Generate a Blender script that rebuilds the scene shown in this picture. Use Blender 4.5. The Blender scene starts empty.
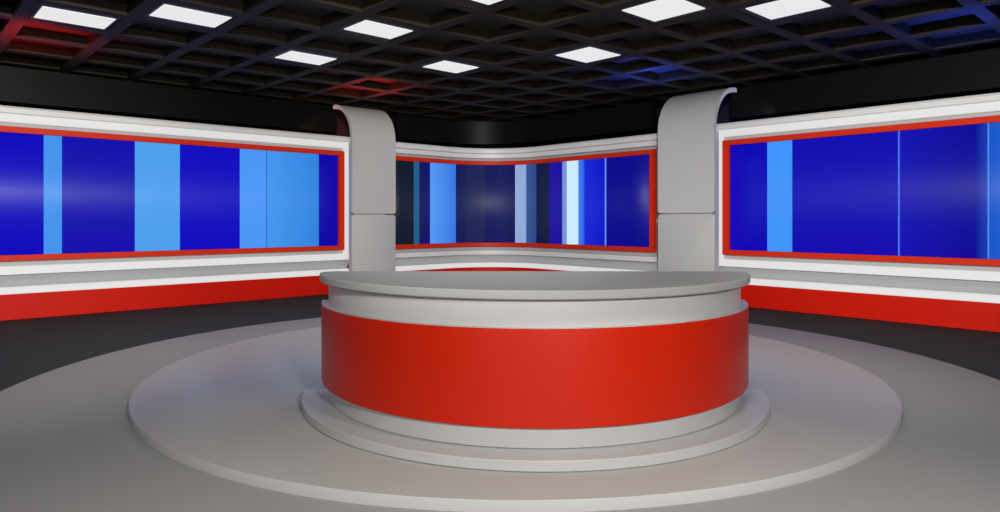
import bpy, bmesh, math
from mathutils import Vector

scene = bpy.context.scene
COL = scene.collection

# ------------------------------------------------------------------ room frame
# The studio is a square room seen towards one corner: u runs along the left
# wall towards the corner, v along the right wall towards the corner.
TH = math.radians(42.47)
CU, SU = math.cos(TH), math.sin(TH)


def uv(u, v, z=0.0):
    return Vector((u * CU - v * SU, u * SU + v * CU, z))


CAM_Z = 1.416
FOCAL = 685.0      # pixels across a 1000 pixel frame


# ------------------------------------------------------------------ colours
def lin(c):
    c = c / 255.0
    return c / 12.92 if c <= 0.04045 else ((c + 0.055) / 1.055) ** 2.4


def rgb(r, g, b):
    return (lin(r), lin(g), lin(b), 1.0)


def mat(name, color, rough=0.5, spec=0.5, metal=0.0, noise=0.0, scale=3.0, coat=0.0, rvar=0.0):
    m = bpy.data.materials.new(name)
    m.use_nodes = True
    nt = m.node_tree
    b = nt.nodes['Principled BSDF']
    b.inputs['Base Color'].default_value = color
    b.inputs['Roughness'].default_value = rough
    b.inputs['Specular IOR Level'].default_value = spec
    b.inputs['Metallic'].default_value = metal
    b.inputs['Coat Weight'].default_value = coat
    b.inputs['Coat Roughness'].default_value = 0.08
    if noise > 0 or rvar > 0:
        tc = nt.nodes.new('ShaderNodeTexCoord')
        nz = nt.nodes.new('ShaderNodeTexNoise')
        nz.inputs['Scale'].default_value = scale
        nz.inputs['Detail'].default_value = 4
        nt.links.new(tc.outputs['Object'], nz.inputs['Vector'])
        if noise > 0:
            mx = nt.nodes.new('ShaderNodeMix')
            mx.data_type = 'RGBA'
            mx.inputs[6].default_value = tuple(c * (1 - noise) for c in color[:3]) + (1,)
            mx.inputs[7].default_value = tuple(min(1, c * (1 + noise)) for c in color[:3]) + (1,)
            nt.links.new(nz.outputs['Fac'], mx.inputs[0])
            nt.links.new(mx.outputs[2], b.inputs['Base Color'])
        if rvar > 0:
            mr = nt.nodes.new('ShaderNodeMapRange')
            mr.inputs['To Min'].default_value = max(0, rough - rvar)
            mr.inputs['To Max'].default_value = rough + rvar
            nt.links.new(nz.outputs['Fac'], mr.inputs['Value'])
            nt.links.new(mr.outputs['Result'], b.inputs['Roughness'])
    return m


def emit_mat(name, color, strength):
    m = mat(name, (0.25, 0.25, 0.25, 1), 0.5, 0.3)
    b = m.node_tree.nodes['Principled BSDF']
    b.inputs['Emission Color'].default_value = color
    b.inputs['Emission Strength'].default_value = strength
    return m


M_WHITE = mat('white_laminate', (0.78, 0.77, 0.75, 1), 0.42, 0.5, noise=0.015, scale=2)
M_LEDGE = mat('white_laminate_shaded', (0.40, 0.40, 0.395, 1), 0.5, 0.3, noise=0.015, scale=2)  # wall white darkened: shade on ledge and inset put into the colour
M_DESK = mat('desk_white_laminate', (0.455, 0.45, 0.44, 1), 0.36, 0.5, noise=0.015, scale=2)
M_COUNTER = mat('desk_counter_laminate', (0.31, 0.31, 0.305, 1), 0.45, 0.03, noise=0.015, scale=2)
M_PILLAR = mat('pillar_paint', (0.51, 0.505, 0.49, 1), 0.5, 0.4, noise=0.015, scale=2)
M_STEP = mat('step_laminate', (0.37, 0.36, 0.345, 1), 0.32, 0.12, noise=0.02, scale=1.5)
M_RIM = mat('step_rim_pale', (0.46, 0.455, 0.445, 1), 0.35, 0.3, noise=0.015, scale=2)  # rim, a paler tone than the step top
M_INLAY = mat('pale_glossy_floor', (0.285, 0.282, 0.275, 1), 0.45, 0.02, noise=0.02, scale=1.5)
M_RED = mat('red_gloss_panel', rgb(186, 30, 2), 0.36, 0.35, noise=0.02, scale=2)
M_REDWALL = mat('red_wall_panel', rgb(200, 22, 2), 0.5, 0.15, noise=0.02, scale=2)  # wall red kept deeper, for the weaker light on the bases
M_FRAME = mat('red_frame_lit', rgb(212, 48, 20), 0.45, 0.15, noise=0.02, scale=2)  # same red made brighter, standing in for stronger light on the frames
M_FLOOR = mat('dark_glossy_floor', (0.038, 0.038, 0.036, 1), 0.65, 0.02, noise=0.06, scale=1.2)
M_BLACK = mat('black_gloss_fascia', (0.0045, 0.0045, 0.0042, 1), 0.42, 0.10, noise=0.05, scale=1.0)
M_OUTER = mat('black_studio_wall', (0.012, 0.012, 0.012, 1), 0.8, 0.2, noise=0.1, scale=2)
M_CEIL = mat('black_ceiling_paint', (0.0190, 0.0145, 0.0080, 1), 0.65, 0.2, noise=0.1, scale=2)
M_SLAB = mat('ceiling_slab_lightened', (0.040, 0.038, 0.034, 1), 0.75, 0.2, noise=0.1, scale=2)  # lighter than the beams, in place of light missing inside the coffers
M_HOUSING = mat('lamp_housing_black', (0.028, 0.028, 0.028, 1), 0.55, 0.3, noise=0.05)
M_GAP = mat('gap_shade_black', (0.02, 0.02, 0.02, 1), 0.8, 0.2, noise=0.05)  # dark colour stands in for shade in the gaps under plinth and drum
M_STEEL = mat('dark_post_steel', (0.05, 0.05, 0.05, 1), 0.45, 0.5, noise=0.05)
M_GLOW = emit_mat('led_white', (1.0, 0.995, 0.985, 1), 0.56)
M_DIFFUSER = emit_mat('lamp_diffuser', (1, 1, 0.99, 1), 0.75)


# ------------------------------------------------------------------ objects
def link(name, bm, mats, parent=None, smooth=False, angle=0.6):
    me = bpy.data.meshes.new(name)
    bmesh.ops.remove_doubles(bm, verts=bm.verts, dist=1e-5)
    bmesh.ops.recalc_face_normals(bm, faces=bm.faces)
    bm.to_mesh(me)
    bm.free()
    if not isinstance(mats, (list, tuple)):
        mats = [mats]
    for m in mats:
        me.materials.append(m)
    o = bpy.data.objects.new(name, me)
    COL.objects.link(o)
    if smooth:
        for p in me.polygons:
            p.use_smooth = True
        try:
            me.set_sharp_from_angle(angle=angle)
        except Exception:
            pass
    if parent is not None:
        o.parent = parent
        o.matrix_parent_inverse = parent.matrix_basis.inverted()
    return o


def thing(name, label, cat, loc, group=None):
    o = bpy.data.objects.new(name, None)
    o.empty_display_size = 0.2
    COL.objects.link(o)
    o.location = loc
    o['label'] = label
    o['category'] = cat
    o['kind'] = 'thing'
    if group:
        o['group'] = group
    return o


def tag(o, label, cat, group=None, kind='thing'):
    o['label'] = label
    o['category'] = cat
    o['kind'] = kind
    if group:
        o['group'] = group
    return o


def struct(o, label, cat):
    return tag(o, label, cat, None, 'structure')


# ------------------------------------------------------------------ geometry
def sweep(bm, path, prof, closed_prof=True, mi=0, alt=(), alt_mi=1):
    """path: list of (u, v, nu, nv), n pointing into the room; prof: list of (n, z)."""
    rings = []
    for (u, v, nu, nv) in path:
        rings.append([bm.verts.new(uv(u + nu * n, v + nv * n, z)) for (n, z) in prof])
    k = len(prof)
    for a, b in zip(rings[:-1], rings[1:]):
        for i in range(k if closed_prof else k - 1):
            j = (i + 1) % k
            f = bm.faces.new((a[i], a[j], b[j], b[i]))
            f.material_index = alt_mi if i in alt else mi
    if closed_prof:
        bm.faces.new(rings[0]).material_index = mi
        bm.faces.new(list(reversed(rings[-1]))).material_index = mi


def rect(n0, n1, z0, z1, b=0.0):
    if b <= 0:
        return [(n0, z0), (n1, z0), (n1, z1), (n0, z1)]
    return [(n0, z0), (n1 - b, z0), (n1, z0 + b), (n1, z1 - b), (n1 - b, z1), (n0, z1)]


def left_path(u0, u1, v, n=12):
    return [(u0 + (u1 - u0) * i / n, v, 0, -1) for i in range(n + 1)]


def right_path(v0, v1, u, n=12):
    return [(u, v0 + (v1 - v0) * i / n, -1, 0) for i in range(n + 1)]


MID_U, MID_V, MID_R = 10.52, 11.63, 1.40


def mid_path(u0, v1, n=20, m=28):
    """from u0 along the left leg, round the corner, down the right leg to v1"""
    cu, cv = MID_U - MID_R, MID_V - MID_R
    p = [(u0 + (cu - u0) * i / 6, MID_V, 0, -1) for i in range(6)]
    for i in range(m + 1):
        a = math.pi / 2 * (1 - i / m)
        p.append((cu + MID_R * math.cos(a), cv + MID_R * math.sin(a), -math.cos(a), -math.sin(a)))
    p += [(MID_U, cv + (v1 - cv) * i / 6, -1, 0) for i in range(1, 7)]
    return p


def uv_box(bm, u0, u1, v0, v1, z0, z1, mi=0):
    c = [(u0, v0), (u1, v0), (u1, v1), (u0, v1)]
    lo = [bm.verts.new(uv(a, b, z0)) for a, b in c]
    hi = [bm.verts.new(uv(a, b, z1)) for a, b in c]
    fs = [lo[::-1], hi] + [[lo[i], lo[(i + 1) % 4], hi[(i + 1) % 4], hi[i]] for i in range(4)]
    for f in fs:
        bm.faces.new(f).material_index = mi


def bevel_edges(bm, w, seg=2, ang=0.6):
    bmesh.ops.remove_doubles(bm, verts=bm.verts, dist=1e-5)
    bm.normal_update()
    ed = [e for e in bm.edges if len(e.link_faces) == 2 and e.calc_face_angle(0) > ang]
    bmesh.ops.bevel(bm, geom=ed, offset=w, segments=seg, profile=0.5, affect='EDGES', clamp_overlap=True)


# ------------------------------------------------------------------ floor
bm = bmesh.new()
uv_box(bm, -9.5, 11.6, -9.5, 12.8, -0.12, 0.0)
floor = link('floor', bm, M_FLOOR)
struct(floor, 'dark glossy charcoal studio floor', 'floor')

STAGE = Vector((0.11, 6.47, 0))


def disc(bm, c, r, prof, n=192, mats=None):
    """surface of revolution round a vertical axis; prof: list of (radius, z), closed at both ends on the axis"""
    rings = []
    for (rr, z) in prof:
        rings.append([bm.verts.new((c.x + rr * math.cos(2 * math.pi * i / n), c.y + rr * math.sin(2 * math.pi * i / n), z)) for i in range(n)])
    for k, (a, b) in enumerate(zip(rings[:-1], rings[1:])):
        for i in range(n):
            f = bm.faces.new((a[i], a[(i + 1) % n], b[(i + 1) % n], b[i]))
            if mats:
                f.material_index = mats[k]
    bm.faces.new(rings[0][::-1])
    f = bm.faces.new(rings[-1])


INLAY_Z = 0.004
bm = bmesh.new()
disc(bm, STAGE, 4.29, [(4.29, 0.0), (4.29, INLAY_Z - 0.001), (4.288, INLAY_Z)], 256)
inlay = link('floor_disc', bm, M_INLAY, smooth=True)
tag(inlay, 'wide pale grey glossy floor disc laid flat on the dark floor under the stage step', 'floor disc')

STEP_Z = 0.066
bm = bmesh.new()
R = 3.18
disc(bm, STAGE, R, [(R, INLAY_Z), (R, STEP_Z - 0.005), (R - 0.0015, STEP_Z - 0.0015), (R - 0.005, STEP_Z)], 256, [1, 1, 0])
step = link('stage_step', bm, [M_STEP, M_RIM], smooth=True)
tag(step, 'low round grey stage step with a pale rim carrying the news desk', 'stage')

# ------------------------------------------------------------------ news desk
DC = Vector((0.25, 5.38, 0))
BACK = -0.20       # the flat back lies this far in front of the arc centre


def d_outline(r, back=BACK, cr=0.0, n=96):
    """half-moon outline (counter-clockwise from the left back corner) centred on DC; cr rounds the two corners"""
    pts = []
    if cr <= 0:
        a0 = math.asin(back / r)
        s, e = math.pi - a0, 2 * math.pi + a0
        for i in range(n + 1):
            a = s + (e - s) * i / n
            pts.append((r * math.cos(a), r * math.sin(a)))
        return pts
    # fillet circle inside the arc, touching the back line
    fy = back - cr
    fx = math.sqrt((r - cr) ** 2 - fy ** 2)
    at = math.atan2(fy, fx)                    # direction of the tangent point on the big arc (right side)
    s, e = math.pi - at, 2 * math.pi + at
    k = 10
    for i in range(k):                          # left corner, from back line round to arc
        a = math.pi / 2 + (math.pi - at - math.pi / 2) * i / k
        pts.append((-fx + cr * math.cos(a), fy + cr * math.sin(a)))
    for i in range(n + 1):
        a = s + (e - s) * i / n
        pts.append((r * math.cos(a), r * math.sin(a)))
    for i in range(1, k + 1):
        a = at + (math.pi / 2 - at) * i / k
        pts.append((fx + cr * math.cos(a), fy + cr * math.sin(a)))
    return pts


def d_solid(bm, rings, mi=None):
    """rings: list of (outline, z) of equal length, bottom to top"""
    rr = [[bm.verts.new((DC.x + x, DC.y + y, z)) for x, y in pts] for pts, z in rings]
    k = len(rr[0])
    for q, (a, b) in enumerate(zip(rr[:-1], rr[1:])):
        for i in range(k):
            f = bm.faces.new((a[i], a[(i + 1) % k], b[(i + 1) % k], b[i]))
            if mi:
                f.material_index = mi[q]
    bm.faces.new(rr[0][::-1])
    bm.faces.new(rr[-1])


desk = thing('news_desk', 'half-round white news desk with a wide red front band, on the round grey step', 'desk', (DC.x, DC.y + BACK, STEP_Z))

PL_Z = 0.129
bm = bmesh.new()
g = 0.006
d_solid(bm, [(d_outline(1.724, BACK - 0.01), STEP_Z), (d_outline(1.724, BACK - 0.01), STEP_Z + g), (d_outline(1.737), STEP_Z + g),
             (d_outline(1.737), PL_Z - 0.004), (d_outline(1.733, BACK - 0.004), PL_Z)], mi=[1, 1, 0, 0])
o = link('plinth', bm, [M_DESK, M_GAP], desk, smooth=True)
o['label'] = 'pale grey half-round plinth under the desk'

bm = bmesh.new()
d_solid(bm, [(d_outline(1.54, BACK - 0.03), PL_Z), (d_outline(1.54, BACK - 0.03), PL_Z + 0.004), (d_outline(1.549, BACK - 0.03), PL_Z + 0.004),
             (d_outline(1.549, BACK - 0.03), 0.968)], mi=[1, 0, 0])
o = link('body', bm, [M_DESK, M_GAP], desk, smooth=True)
o['label'] = 'white curved drum of the desk'

# the red band: a curved shell with square ends, its top edge left white
bm = bmesh.new()
ri, ro = 1.549, 1.600
RB0, RB1 = 0.257, 0.809
n = 96
sec = [(ri, RB0, 1), (ro - 0.003, RB0, 1), (ro, RB0 + 0.003, 0), (ro, RB1 - 0.003, 0), (ro - 0.003, RB1, 1), (ri, RB1, 1)]
rings = []
for i in range(n + 1):
    ring = []
    for (r_, z, _) in sec:
        a0 = math.asin((BACK - 0.03) / r_)
        s, e = math.pi - a0, 2 * math.pi + a0
        a = s + (e - s) * i / n
        ring.append(bm.verts.new((DC.x + r_ * math.cos(a), DC.y + r_ * math.sin(a), z)))
    rings.append(ring)
mi = [1, 0, 0, 0, 1, 1]
for a, b in zip(rings[:-1], rings[1:]):
    for k in range(6):
        f = bm.faces.new((a[k], a[(k + 1) % 6], b[(k + 1) % 6], b[k]))
        f.material_index = mi[k]
bm.faces.new(rings[0]).material_index = 1
bm.faces.new(rings[-1][::-1]).material_index = 1
o = link('front_band', bm, [M_RED, M_DESK], desk, smooth=True)
o['label'] = 'glossy red curved band round the desk front'

CT = 1.022
bm = bmesh.new()
d_solid(bm, [(d_outline(1.604, BACK - 0.004, 0.112), 0.968), (d_outline(1.612, BACK, 0.12), 0.976),
             (d_outline(1.612, BACK, 0.12), CT - 0.006), (d_outline(1.606, BACK - 0.004, 0.114), CT)])
o = link('countertop', bm, M_COUNTER, desk, smooth=True)
o['label'] = 'smooth grey half-moon countertop with rounded corners'

# ------------------------------------------------------------------ set walls
Z_TOP, Z_A, Z_B, Z_C = 3.0, 2.89, 2.778, 2.720          # wall top, cornice / light, light / inset, inset / frame
Z_FI, Z_SI = 2.632, 0.908                                  # frame inner edges (top, bottom)
Z_FB, Z_CB, Z_BB, Z_LS, Z_SR = 0.822, 0.750, 0.634, 0.452, 0.360

L_V, R_U = 11.78, 10.45
def body_profile(top, a, bb=Z_BB):
    return [(-0.22, 0.0), (0.0, 0.0), (0.0, Z_SR), (-0.11, Z_SR), (-0.11, Z_SR + 0.10), (0.0, bb), (-0.04, bb), (-0.04, a), (0.0, a), (0.07, a + 0.004), (0.085, a + 0.016),
            (0.085, top - 0.03), (0.06, top), (-0.22, top)]


PATHS = {
    'left': left_path(-4.0, 6.83, L_V),
    'right': right_path(6.05, -4.0, R_U),
    'back': mid_path(7.25, 6.72),
}
LABELW = {'left': 'left', 'right': 'right', 'back': 'back corner'}
for side, path in PATHS.items():
    bm = bmesh.new()
    sweep(bm, path, body_profile(2.965, 2.845) if side == 'back' else body_profile(Z_TOP, Z_A), alt=(2, 3, 4, 5, 6))
    w = link('wall_' + side, bm, [M_WHITE, M_LEDGE], smooth=True, angle=0.3)
    struct(w, {'left': 'light grey curved-profile set wall along the left side', 'right': 'light grey set wall along the right side',
               'back': 'light grey set wall rounding the back corner'}[side], 'wall')
    bm = bmesh.new()
    sweep(bm, path, rect(-0.03, 0.085, 0.0, Z_SR, 0.006))
    b = link('baseboard_' + side, bm, M_REDWALL, smooth=True, angle=0.3)
    struct(b, {'left': 'red base band along the left wall', 'right': 'red base band along the right wall',
               'back': 'red base band along the back corner wall'}[side], 'baseboard')
    mid = path[len(path) // 2]
    t = thing('light_strip', {'left': 'glowing white light strip along the top of the red base of the left wall',
                              'right': 'glowing white light strip along the top of the red base of the right wall',
                              'back': 'glowing white light strip above the red base in the back corner behind the desk'}[side],
              'light strip', uv(mid[0] + 0.08 * mid[2], mid[1] + 0.08 * mid[3], Z_SR), 'light strips on the wall bases')
    bm = bmesh.new()
    p0, p1, e0, e1 = path[0], path[1], path[-1], path[-2]
    trim = lambda a, b: (a[0] + (b[0] - a[0]) * 0.012, a[1] + (b[1] - a[1]) * 0.012, a[2], a[3])
    spath = [trim(p0, p1)] + list(path[1:-1]) + [trim(e0, e1)]
    sweep(bm, spath, rect(-0.085, 0.095, Z_SR + 0.002, Z_LS, 0.012))
    link('diffuser', bm, M_GLOW, t, smooth=True, angle=0.3)['label'] = 'glowing white strip diffuser'
    bm = bmesh.new()
    sweep(bm, spath, rect(-0.104, -0.085, Z_SR + 0.002, Z_LS - 0.01))
    link('channel', bm, M_LEDGE, t)


# ---- pixel column -> position along a wall (the camera stands at u = v = 0)
def u_at(px, v):
    t = (px - 500) / FOCAL
    y = v / (CU - t * SU)
    return (t * CU + SU) * y


def v_at(px, u):
    t = (px - 500) / FOCAL
    y = u / (t * CU + SU)
    return (CU - t * SU) * y


def screen_mat(name, bands, length, rough=0.46):
    """bands: list of (start in metres, (r,g,b) shown) along the screen; blocks of flat colour"""
    m = bpy.data.materials.new(name)
    m.use_nodes = True
    nt = m.node_tree
    b = nt.nodes['Principled BSDF']
    b.inputs['Base Color'].default_value = (0.004, 0.004, 0.006, 1)
    b.inputs['Roughness'].default_value = rough
    b.inputs['Specular IOR Level'].default_value = 0.5
    uvn = nt.nodes.new('ShaderNodeUVMap')
    uvn.uv_map = 'along'
    sp = nt.nodes.new('ShaderNodeSeparateXYZ')
    nt.links.new(uvn.outputs['UV'], sp.inputs[0])
    # colour blocks, chained ramps of up to 30 stops
    out = None
    for k, bnd in enumerate(bands):
        c = rgb(*bnd[1])
        p = bnd[0] / length
        e = (bands[k + 1][0] if k + 1 < len(bands) else length) / length
        if len(bnd) > 2:
            mr = nt.nodes.new('ShaderNodeMapRange')
            mr.inputs['From Min'].default_value = p
            mr.inputs['From Max'].default_value = e
            nt.links.new(sp.outputs['X'], mr.inputs['Value'])
            gm = nt.nodes.new('ShaderNodeMix')
            gm.data_type = 'RGBA'
            gm.inputs[6].default_value = c
            gm.inputs[7].default_value = rgb(*bnd[2])
            nt.links.new(mr.outputs['Result'], gm.inputs[0])
            col = gm.outputs[2]
        else:
            cn = nt.nodes.new('ShaderNodeRGB')
            cn.outputs[0].default_value = c
            col = cn.outputs[0]
        if out is None:
            out = col
            continue
        gt = nt.nodes.new('ShaderNodeMath')
        gt.operation = 'GREATER_THAN'
        gt.inputs[1].default_value = p
        nt.links.new(sp.outputs['X'], gt.inputs[0])
        mx = nt.nodes.new('ShaderNodeMix')
        mx.data_type = 'RGBA'
        nt.links.new(gt.outputs[0], mx.inputs[0])
        nt.links.new(out, mx.inputs[6])
        nt.links.new(col, mx.inputs[7])
        out = mx.outputs[2]
    nt.links.new(out, b.inputs['Emission Color'])
    b.inputs['Emission Strength'].default_value = 1.0
    return m


def screen_mesh(path, z0, z1, n=-0.008, thick=0.05):
    """a display panel following the path, uv 'along' = 0..1 along its length"""
    bm = bmesh.new()
    lay = bm.loops.layers.uv.new('along')
    d = [0.0]
    for a, b in zip(path[:-1], path[1:]):
        d.append(d[-1] + math.hypot(a[0] - b[0], a[1] - b[1]))
    tot = d[-1]
    cols = []
    for (u, v, nu, nv) in path:
        cols.append([bm.verts.new(uv(u + nu * nn, v + nv * nn, z)) for nn, z in ((n, z0), (n, z1), (n - thick, z1), (n - thick, z0))])
    for k in range(len(path) - 1):
        a, b = cols[k], cols[k + 1]
        for i in range(4):
            j = (i + 1) % 4
            f = bm.faces.new((a[i], b[i], b[j], a[j]))
            f.smooth = True
            t = {a[i]: d[k], a[j]: d[k], b[i]: d[k + 1], b[j]: d[k + 1]}
            for lp in f.loops:
                lp[lay].uv = (t[lp.vert] / tot, 0.5)
            f.material_index = 0 if i == 0 else 1
    for c in (cols[0], cols[-1][::-1]):
        f = bm.faces.new(c)
        f.material_index = 1
    return bm, tot


def subpath(path_fn, a, b):
    return path_fn(a, b)


def box_border(bm, path, z_in0, z_in1, z_out0, z_out1, n0, n1, ends, bev=0.006):
    """rails above and below plus the given end stiles: ends = list of paths"""
    sweep(bm, path, rect(n0, n1, z_in1, z_out1, bev))
    sweep(bm, path, rect(n0, n1, z_out0, z_in0, bev))
    for e in ends:
        sweep(bm, e, rect(n0, n1, z_in0, z_in1))


VIOLET = (10, 8, 172)
BLUE = (0, 0, 186)
SKY = (68, 150, 238)

# --- left video wall
lo0, lo1 = -3.6, u_at(343.5, L_V)            # outer ends of the red frame
li0, li1 = lo0 + 0.1, u_at(338.0, L_V)
vs = thing('video_wall', 'long blue striped video screen in a red frame on the left wall', 'screen', uv(2.5, L_V, Z_FB))
path = left_path(li0, li1, L_V, 30)
bm, tot = screen_mesh(path, Z_SI, Z_FI)
q = lambda px: u_at(px, L_V) - li0
bands = [(0, BLUE), (1.0, SKY), (1.25, BLUE), (2.6, SKY), (3.1, BLUE), (q(43.8), (66, 146, 236)), (q(62), VIOLET), (q(135), (76, 158, 238)),
         (q(180), (6, 4, 190)), (q(240), (74, 150, 246)), (q(266.2), (36, 104, 205)), (q(267.2), (66, 150, 238), (46, 130, 222)), (q(319), (0, 0, 166))]
link('display', bm, [screen_mat('left_screen_picture', bands, tot), M_BLACK], vs)['label'] = 'blue picture with sky blue vertical stripes'
bm = bmesh.new()
box_border(bm, left_path(lo0, lo1, L_V), Z_SI, Z_FI, Z_FB, Z_C, -0.02, 0.04,
           [left_path(lo0, li0, L_V, 1), left_path(li1, lo1, L_V, 1)])
link('frame', bm, M_FRAME, vs)['label'] = 'red frame round the picture'
bm = bmesh.new()
be = lo1 + 0.135
box_border(bm, left_path(lo0 - 0.1, be, L_V), Z_CB, Z_B, Z_BB, Z_A, -0.02, 0.065, [left_path(lo0 - 0.1, lo0 - 0.004, L_V, 1), left_path(lo1 + 0.004, be, L_V, 1)], 0.004)
link('light_surround', bm, M_GLOW, vs)['label'] = 'glowing white band round the red frame'

# --- right video wall
ro0, ro1 = v_at(723.5, R_U), -3.6
rI0, rI1 = v_at(730.0, R_U), ro1 + 0.1
vs = thing('video_wall', 'blue video screen with one sky blue stripe, red-framed on the right wall', 'screen', uv(R_U, 2.5, Z_FB))
path = right_path(rI0, rI1, R_U, 24)
bm, tot = screen_mesh(path, Z_SI, Z_FI)
q = lambda px: rI0 - v_at(px, R_U)
bands = [(0, (0, 0, 180)), (q(767), (62, 146, 250)), (q(792), (6, 4, 176)), (q(897.8), (74, 112, 236)), (q(899.6), (12, 10, 176), (0, 0, 150)),
         (q(975), (0, 0, 150), (14, 60, 180)), (q(987.4), (80, 140, 240)), (q(989), (18, 84, 200), (30, 110, 220)), (q(1030), BLUE),
         (q(1150), SKY), (q(1200), BLUE)]
link('display', bm, [screen_mat('right_screen_picture', bands, tot), M_BLACK], vs)['label'] = 'blue picture with one sky blue stripe and thin pale lines'
bm = bmesh.new()
box_border(bm, right_path(ro0, ro1, R_U), Z_SI, Z_FI, Z_FB, Z_C, -0.02, 0.04,
           [right_path(ro0, rI0, R_U, 1), right_path(rI1, ro1, R_U, 1)])
link('frame', bm, M_FRAME, vs)['label'] = 'red frame round the picture'
bm = bmesh.new()
be = ro0 + 0.135
box_border(bm, right_path(be, ro1 - 0.1, R_U), Z_CB, Z_B, Z_BB, Z_A, -0.02, 0.065, [right_path(ro1 - 0.004, ro1 - 0.1, R_U, 1), right_path(be, ro0 + 0.004, R_U, 1)], 0.004)
link('light_surround', bm, M_GLOW, vs)['label'] = 'glowing white band round the red frame'

# --- back corner video wall, curved round the corner
mo0, mi0 = 7.60, 7.70
mo1, mi1 = v_at(655.2, MID_U), v_at(650.6, MID_U)
vs = thing('video_wall', 'curved striped video screen in a red frame, bending round the back corner behind the desk', 'screen', uv(9.9, 11.0, Z_FB))
path = mid_path(mi0, mi1)
bm, tot = screen_mesh(path, Z_SI - 0.01, Z_FI - 0.03)


def along_mid(px):
    t = (px - 500) / FOCAL
    d = 0.0
    for a, b in zip(path[:-1], path[1:]):
        pa, pb = uv(a[0], a[1]), uv(b[0], b[1])
        fa, fb = pa.x - t * pa.y, pb.x - t * pb.y
        L = (pb - pa).length
        if fa <= 0 <= fb:
            return d + L * (-fa) / (fb - fa)
        d += L
    return d


A = along_mid
bands = [(0, (8, 22, 40)), (A(414), (28, 92, 136)), (A(419.5), (10, 20, 84), (10, 8, 110)), (A(430.3), (84, 152, 244), (52, 118, 226)), (A(456), (10, 16, 88), (14, 26, 80)),
         (A(466), (20, 32, 84), (24, 34, 84)), (A(485), (14, 20, 88)), (A(497), (18, 26, 96), (14, 20, 80)), (A(515), (146, 172, 218), (140, 168, 216)), (A(526), (48, 84, 146), (40, 72, 130)),
         (A(536), (6, 20, 66), (8, 24, 60)), (A(549), (24, 12, 150), (26, 10, 160)), (A(562), (120, 146, 214)), (A(566.5), (204, 234, 255)), (A(578), (70, 134, 240), (40, 90, 232)), (A(584), (14, 40, 214), (4, 14, 196)),
         (A(604.5), (96, 146, 255)), (A(606.0), (0, 0, 140), (0, 0, 134))]
link('display', bm, [screen_mat('back_screen_picture', bands, tot, 0.55), M_BLACK], vs)['label'] = 'dark blue picture with pale and white vertical stripes'
bm = bmesh.new()
box_border(bm, mid_path(mo0, mo1), Z_SI - 0.01, Z_FI - 0.03, Z_FB - 0.015, Z_C - 0.03, -0.04, 0.04,
           [[(mo0, MID_V, 0, -1), (mi0, MID_V, 0, -1)], [(MID_U, mi1, -1, 0), (MID_U, mo1, -1, 0)]])
link('frame', bm, M_FRAME, vs, smooth=True, angle=0.3)['label'] = 'red frame round the picture'
bm = bmesh.new()
sweep(bm, mid_path(7.3, 6.74), rect(-0.04, 0.06, 2.748, 2.843, 0.006))
sweep(bm, mid_path(7.3, 6.74), rect(-0.04, 0.10, Z_BB, Z_CB - 0.02, 0.006))
link('light_surround', bm, M_WHITE, vs, smooth=True, angle=0.3)['label'] = 'unlit pale grey bands above and below the red frame'


# ------------------------------------------------------------------ arched pillars
def rounded_slab(bm, w, z0, z1, thick, cr, fn, arch=None):
    """a panel of width w: fn(s, d, z) -> world; s across, d depth behind the front face. Corners rounded by cr."""
    outline = []
    k = 6

    def corner(cx, cz, a0, a1):
        for i in range(k + 1):
            a = a0 + (a1 - a0) * i / k
            outline.append((cx + cr * math.cos(a), cz + cr * math.sin(a)))
    corner(cr, z0 + cr, math.pi, 1.5 * math.pi)
    corner(w - cr, z0 + cr, 1.5 * math.pi, 2 * math.pi)
    corner(w - cr, z1 - cr, 0, 0.5 * math.pi)
    corner(cr, z1 - cr, 0.5 * math.pi, math.pi)
    return outline


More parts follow.
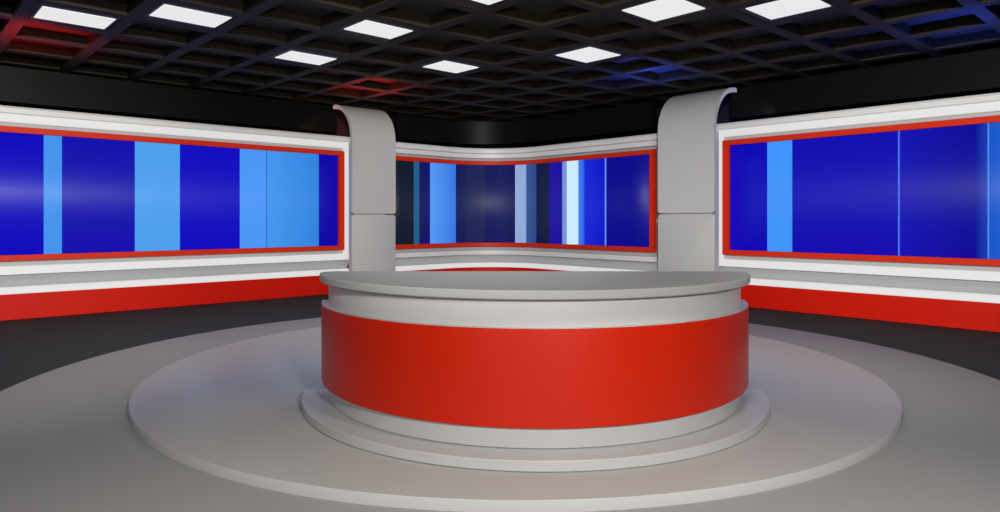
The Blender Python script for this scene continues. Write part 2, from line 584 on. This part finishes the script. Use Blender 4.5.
def make_pillar(name, label, fn, w, group, p0, p1):
    """fn(s, d, z): s across the face from its outer edge, d depth towards the wall"""
    root = thing(name, label, 'pillar', fn(w / 2, 0, 0), group)
    th = 0.07
    seam = 1.505
    # lower flat panel, top corners rounded
    bm = bmesh.new()
    k, cr = 6, 0.05
    pts = [(0, 0.0), (w, 0.0)]
    for i in range(k + 1):
        a = math.pi / 2 * i / k
        pts.append((w - cr + cr * math.cos(a), seam - 0.010 - cr + cr * math.sin(a)))
    for i in range(k + 1):
        a = math.pi / 2 + math.pi / 2 * i / k
        pts.append((cr + cr * math.cos(a), seam - 0.010 - cr + cr * math.sin(a)))
    f = [bm.verts.new(fn(s, 0, z)) for s, z in pts]
    b = [bm.verts.new(fn(s, th, z)) for s, z in pts]
    bm.faces.new(f)
    bm.faces.new(b[::-1])
    for i in range(len(pts)):
        j = (i + 1) % len(pts)
        bm.faces.new((f[i], b[i], b[j], f[j]))
    bevel_edges(bm, 0.008, 2)
    link('lower_panel', bm, M_PILLAR, root, smooth=True)
    # upper panel: straight, then a quarter bend back towards the wall; bottom corners rounded
    RV, RH, ztop = 0.70, 0.66, 3.585
    prof = []                                   # (d, z) along the front face
    z = seam + 0.010
    zs = [z, z + 0.008, z + 0.02, z + 0.035, z + 0.05]
    ze = ztop - RV
    zs += [z + 0.05 + (ze - z - 0.05) * i / 6 for i in range(1, 7)]
    for zz in zs:
        prof.append((0.0, zz, 0.0, -1.0))
    for i in range(1, 25):
        a = math.pi / 2 * i / 24
        nx, nz = math.cos(a) / RH, math.sin(a) / RV
        L = math.hypot(nx, nz)
        prof.append((RH - RH * math.cos(a), ze + RV * math.sin(a), -nz / L, -nx / L))
    prof.append((RH + 0.05, ztop, -1.0, 0.0))

    bm = bmesh.new()
    rows = []
    for (d, zz, nz, nd) in prof:
        inset = 0.0
        h = zz - z
        if d == 0 and h < cr:
            inset = cr - math.sqrt(max(0, cr * cr - (cr - h) ** 2))
        # nd: outward normal along -d, -nz upward
        di, zi = d - nd * th, zz + nz * th
        ss = [inset, w - inset]
        rows.append([bm.verts.new(fn(ss[0], d, zz)), bm.verts.new(fn(ss[1], d, zz)), bm.verts.new(fn(ss[1], di, zi)), bm.verts.new(fn(ss[0], di, zi))])
    for a, b in zip(rows[:-1], rows[1:]):
        for i in range(4):
            j = (i + 1) % 4
            bm.faces.new((a[i], a[j], b[j], b[i]))
    bm.faces.new(rows[0])
    bm.faces.new(rows[-1][::-1])
    link('upper_panel', bm, M_PILLAR, root, smooth=True, angle=0.7)
    # dark support post behind the two panels
    bm = bmesh.new()
    c = [(w * p0, th), (w * p1, th), (w * p1, th + 0.22), (w * p0, th + 0.22)]
    lo = [bm.verts.new(fn(s, d, 0)) for s, d in c]
    hi = [bm.verts.new(fn(s, d, 2.84)) for s, d in c]
    bm.faces.new(lo[::-1])
    bm.faces.new(hi)
    for i in range(4):
        bm.faces.new((lo[i], lo[(i + 1) % 4], hi[(i + 1) % 4], hi[i]))
    link('support_post', bm, M_PILLAR, root)
    return root


LV, LU0, LU1 = 11.08, 6.475, 7.42
make_pillar('arched_pillar', 'grey panel pillar bending back at its top beside the left screen', lambda s, d, z: uv(LU0 + s, LV + d, z), LU1 - LU0, 'arched pillars flanking the back screen', 0.1, 0.8)
RU, RV0, RV1 = 9.85, 5.725, 6.785
make_pillar('arched_pillar', 'warm grey panel pillar bending back at its top beside the right screen', lambda s, d, z: uv(RU + d, RV0 + s, z), RV1 - RV0, 'arched pillars flanking the back screen', 0.08, 0.92)

# ------------------------------------------------------------------ black upper fascia and outer walls
CZ = 3.606
FZ = 3.10
bm = bmesh.new()
uv_box(bm, -4.0, 6.67, 12.0, 12.16, FZ, CZ)
struct(link('trim_1', bm, M_BLACK), 'black fascia board above the left screen wall', 'fascia')
bm = bmesh.new()
uv_box(bm, 10.62, 10.78, -4.0, 5.86, FZ, CZ)
struct(link('trim_2', bm, M_BLACK), 'black fascia board above the right screen wall', 'fascia')
bm = bmesh.new()
cu, cv, rr = 10.62, 12.0, 1.45
pth = [(8.1, 12.0, 0, -1), (cu - rr, 12.0, 0, -1)]
for i in range(1, 13):
    a = math.pi / 2 * (1 - i / 12)
    pth.append((cu - rr + rr * math.cos(a), cv - rr + rr * math.sin(a), -math.cos(a), -math.sin(a)))
pth.append((cu, 7.44, -1, 0))
sweep(bm, pth, [(-0.16, FZ), (0, FZ), (0, CZ), (-0.16, CZ)])
struct(link('trim_3', bm, M_BLACK, smooth=True, angle=0.3), 'black fascia board above the back corner wall', 'fascia')
bm = bmesh.new()
uv_box(bm, -4.2, 11.6, 12.65, 12.8, 0, 4.05)
struct(link('wall_outer_left', bm, M_OUTER), 'black studio wall behind the left set wall', 'wall')
bm = bmesh.new()
uv_box(bm, 11.45, 11.6, -4.2, 12.65, 0, 4.05)
struct(link('wall_outer_right', bm, M_OUTER), 'black studio wall behind the right set wall', 'wall')

# ------------------------------------------------------------------ coffered ceiling
bm = bmesh.new()
PU, PV = 0.9, 0.9
BU, BV = 2.083, 9.11
BW, BD = 0.14, 0.13
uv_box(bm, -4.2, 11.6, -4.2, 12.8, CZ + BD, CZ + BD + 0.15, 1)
us = [BU + k * PU for k in range(-6, 11)]
vsn = [BV + k * PV for k in range(-14, 4)]
for u in us:
    uv_box(bm, u - BW / 2, u + BW / 2, -4.2, 12.65, CZ, CZ + BD)
for v in vsn:
    uv_box(bm, -4.2, 11.45, v - BW / 2, v + BW / 2, CZ + 0.0005, CZ + BD)
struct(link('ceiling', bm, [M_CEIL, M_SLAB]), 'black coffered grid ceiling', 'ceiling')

# square ceiling lamps: centre (u, v), size (u, v)
LAMPS = [
    (0.744, 3.954, 0.309, 0.237, 'white ceiling lamp panel nearest the left end of the left wall, at the upper left'),
    (1.160, 3.533, 0.314, 0.234, 'white ceiling lamp panel second along the long left row from the far left lamp'),
    (1.977, 3.113, 0.288, 0.217, 'white ceiling lamp panel third along the left row, in front of the left pillar'),
    (1.990, 3.966, 0.300, 0.226, 'small white ceiling lamp panel closest to the left wall above its middle stripes'),
    (2.812, 3.553, 0.283, 0.234, 'smallest white ceiling lamp panel, deepest in the room above the back corner screen'),
    (3.226, 2.727, 0.288, 0.272, 'white diamond-looking ceiling lamp panel just in front of the right pillar'),
    (2.787, 1.888, 0.268, 0.286, 'large white ceiling lamp panel clipped by the top edge, near the diamond-looking lamp'),
    (3.194, 1.471, 0.258, 0.291, 'white ceiling lamp panel closest to the right wall, above the right screen'),
    (1.979, 2.252, 0.287, 0.290, 'white ceiling lamp panel cut off by the top edge at the middle'),
]
HC = CZ - CAM_Z
for (lu, lv, su, sv, lab) in LAMPS:
    u, v, hu, hv = lu * HC, lv * HC, su * HC / 2, sv * HC / 2
    t = thing('ceiling_light', lab, 'ceiling lamp', uv(u, v, CZ), 'white ceiling lamp panels')
    bm = bmesh.new()
    # black housing filling the coffer round the diffuser
    ci = round((u - (BU + PU / 2)) / PU)
    cj = round((v - (BV + PV / 2)) / PV)
    cu, cv = BU + PU / 2 + ci * PU, BV + PV / 2 + cj * PV
    h = (PU - BW) / 2 - 0.012
    z0, z1 = CZ + 0.008, CZ + 0.10
    uv_box(bm, cu - h, cu + h, cv - h, cv + h, z0, z1)
    link('housing', bm, M_HOUSING, t)
    bm = bmesh.new()
    uv_box(bm, u - hu, u + hu, v - hv, v + hv, CZ, z0 + 0.004)
    link('diffuser', bm, M_DIFFUSER, t)['label'] = 'glowing white square diffuser'
    ld = bpy.data.lights.new('ceiling_lamp_light', 'SPOT')
    ld.energy = 78
    ld.spot_size = math.radians(125)
    ld.spot_blend = 0.9
    ld.shadow_soft_size = 0.18
    ld.color = (1.0, 0.98, 0.95)
    lo = bpy.data.objects.new('ceiling_lamp_light', ld)
    COL.objects.link(lo)
    lo.location = uv(u, v, CZ - 0.03)


# ------------------------------------------------------------------ unseen lamps, added wash and fills among them
def spot(name, loc, target, power, size, blend, radius, color):
    ld = bpy.data.lights.new(name, 'SPOT')
    ld.energy = power
    ld.spot_size = math.radians(size)
    ld.spot_blend = blend
    ld.shadow_soft_size = radius
    ld.color = color
    o = bpy.data.objects.new(name, ld)
    COL.objects.link(o)
    o.location = loc
    o.rotation_euler = (Vector(target) - Vector(loc)).to_track_quat('-Z', 'Y').to_euler()
    return o


KEY = Vector((1.35, -0.85, 2.25))
WASH = Vector((0.15, -1.0, 3.3))
spot('key_light', KEY, (0.2, 4.2, 0.5), 840, 90, 0.7, 0.12, (1.0, 0.97, 0.94))
for az, pw, el in ((-33, 4700, -0.15), (-3, 5000, -0.115), (27, 4300, -0.15)):
    a = math.radians(az)
    spot('wall_wash_light', WASH, WASH + Vector((math.sin(a), math.cos(a), el)), pw, 42, 1.0, 0.12, (1.0, 0.985, 0.965))  # unseen wash added to brighten walls and pillars
spot('desk_fill_light', (-1.6, -1.4, 2.2), (-0.3, 4.2, 0.5), 330, 90, 0.7, 0.5, (1.0, 0.98, 0.95))  # unseen fill added to lift the dark left of the desk
for (x, y, e) in ((0.8, 2.6, 130), (-2.8, 3.0, 40), (3.0, 3.2, 28)):
    spot('overhead_fill_light', (x, y, 3.55), (x, y + 0.4, 0.0), e, 130, 0.9, 0.25, (1.0, 0.96, 0.92))  # unseen overhead fill added to brighten step and floor

RED = (1.0, 0.03, 0.01)
BLU = (0.03, 0.10, 1.0)
spot('red_uplight', uv(1.4, 9.9, 2.95), uv(1.4, 10.0, 4.0), 95, 132, 0.8, 0.04, RED)
spot('red_uplight', uv(6.3, 10.1, 2.95), uv(6.3, 10.05, 4.0), 110, 125, 0.8, 0.04, RED)
spot('blue_uplight', uv(8.95, 6.3, 2.95), uv(8.9, 6.3, 4.0), 120, 132, 0.8, 0.04, BLU)
spot('blue_uplight', uv(9.4, 2.2, 2.9), uv(9.4, 2.4, 4.0), 85, 145, 0.8, 0.04, BLU)
# coloured lamps in the recesses behind the pillars
spot('red_recess_light', uv(5.7, 11.86, 3.12), uv(7.0, 11.8, 3.15), 26, 70, 0.6, 0.03, (1.0, 0.42, 0.36))
spot('blue_recess_light', uv(10.5, 4.9, 3.12), uv(10.45, 6.2, 3.15), 24, 70, 0.6, 0.03, (0.5, 0.5, 1.0))
spot('red_recess_light', uv(7.3, 12.15, 3.2), uv(7.3, 12.65, 3.2), 8, 165, 0.3, 0.03, RED)
spot('blue_recess_light', uv(10.9, 6.6, 3.2), uv(11.45, 6.6, 3.2), 5, 165, 0.3, 0.03, BLU)

# ------------------------------------------------------------------ world
w = bpy.data.worlds.new('studio_dark')
w.use_nodes = True
w.node_tree.nodes['Background'].inputs['Color'].default_value = (0.5, 0.5, 0.52, 1)
w.node_tree.nodes['Background'].inputs['Strength'].default_value = 0.06
scene.world = w

# ------------------------------------------------------------------ camera
cd = bpy.data.cameras.new('camera')
cd.sensor_fit = 'HORIZONTAL'
cd.sensor_width = 36
cd.lens = FOCAL / 1000 * 36
cd.shift_y = -(256 - 219) / 1000
cam = bpy.data.objects.new('camera', cd)
COL.objects.link(cam)
cam.location = (0, 0, CAM_Z)
cam.rotation_euler = (math.pi / 2, 0, 0)
scene.camera = cam

scene.view_settings.view_transform = 'Standard'
scene.view_settings.look = 'None'
scene.view_settings.gamma = 1
scene.view_settings.exposure = 0
scene.view_settings.use_curve_mapping = False
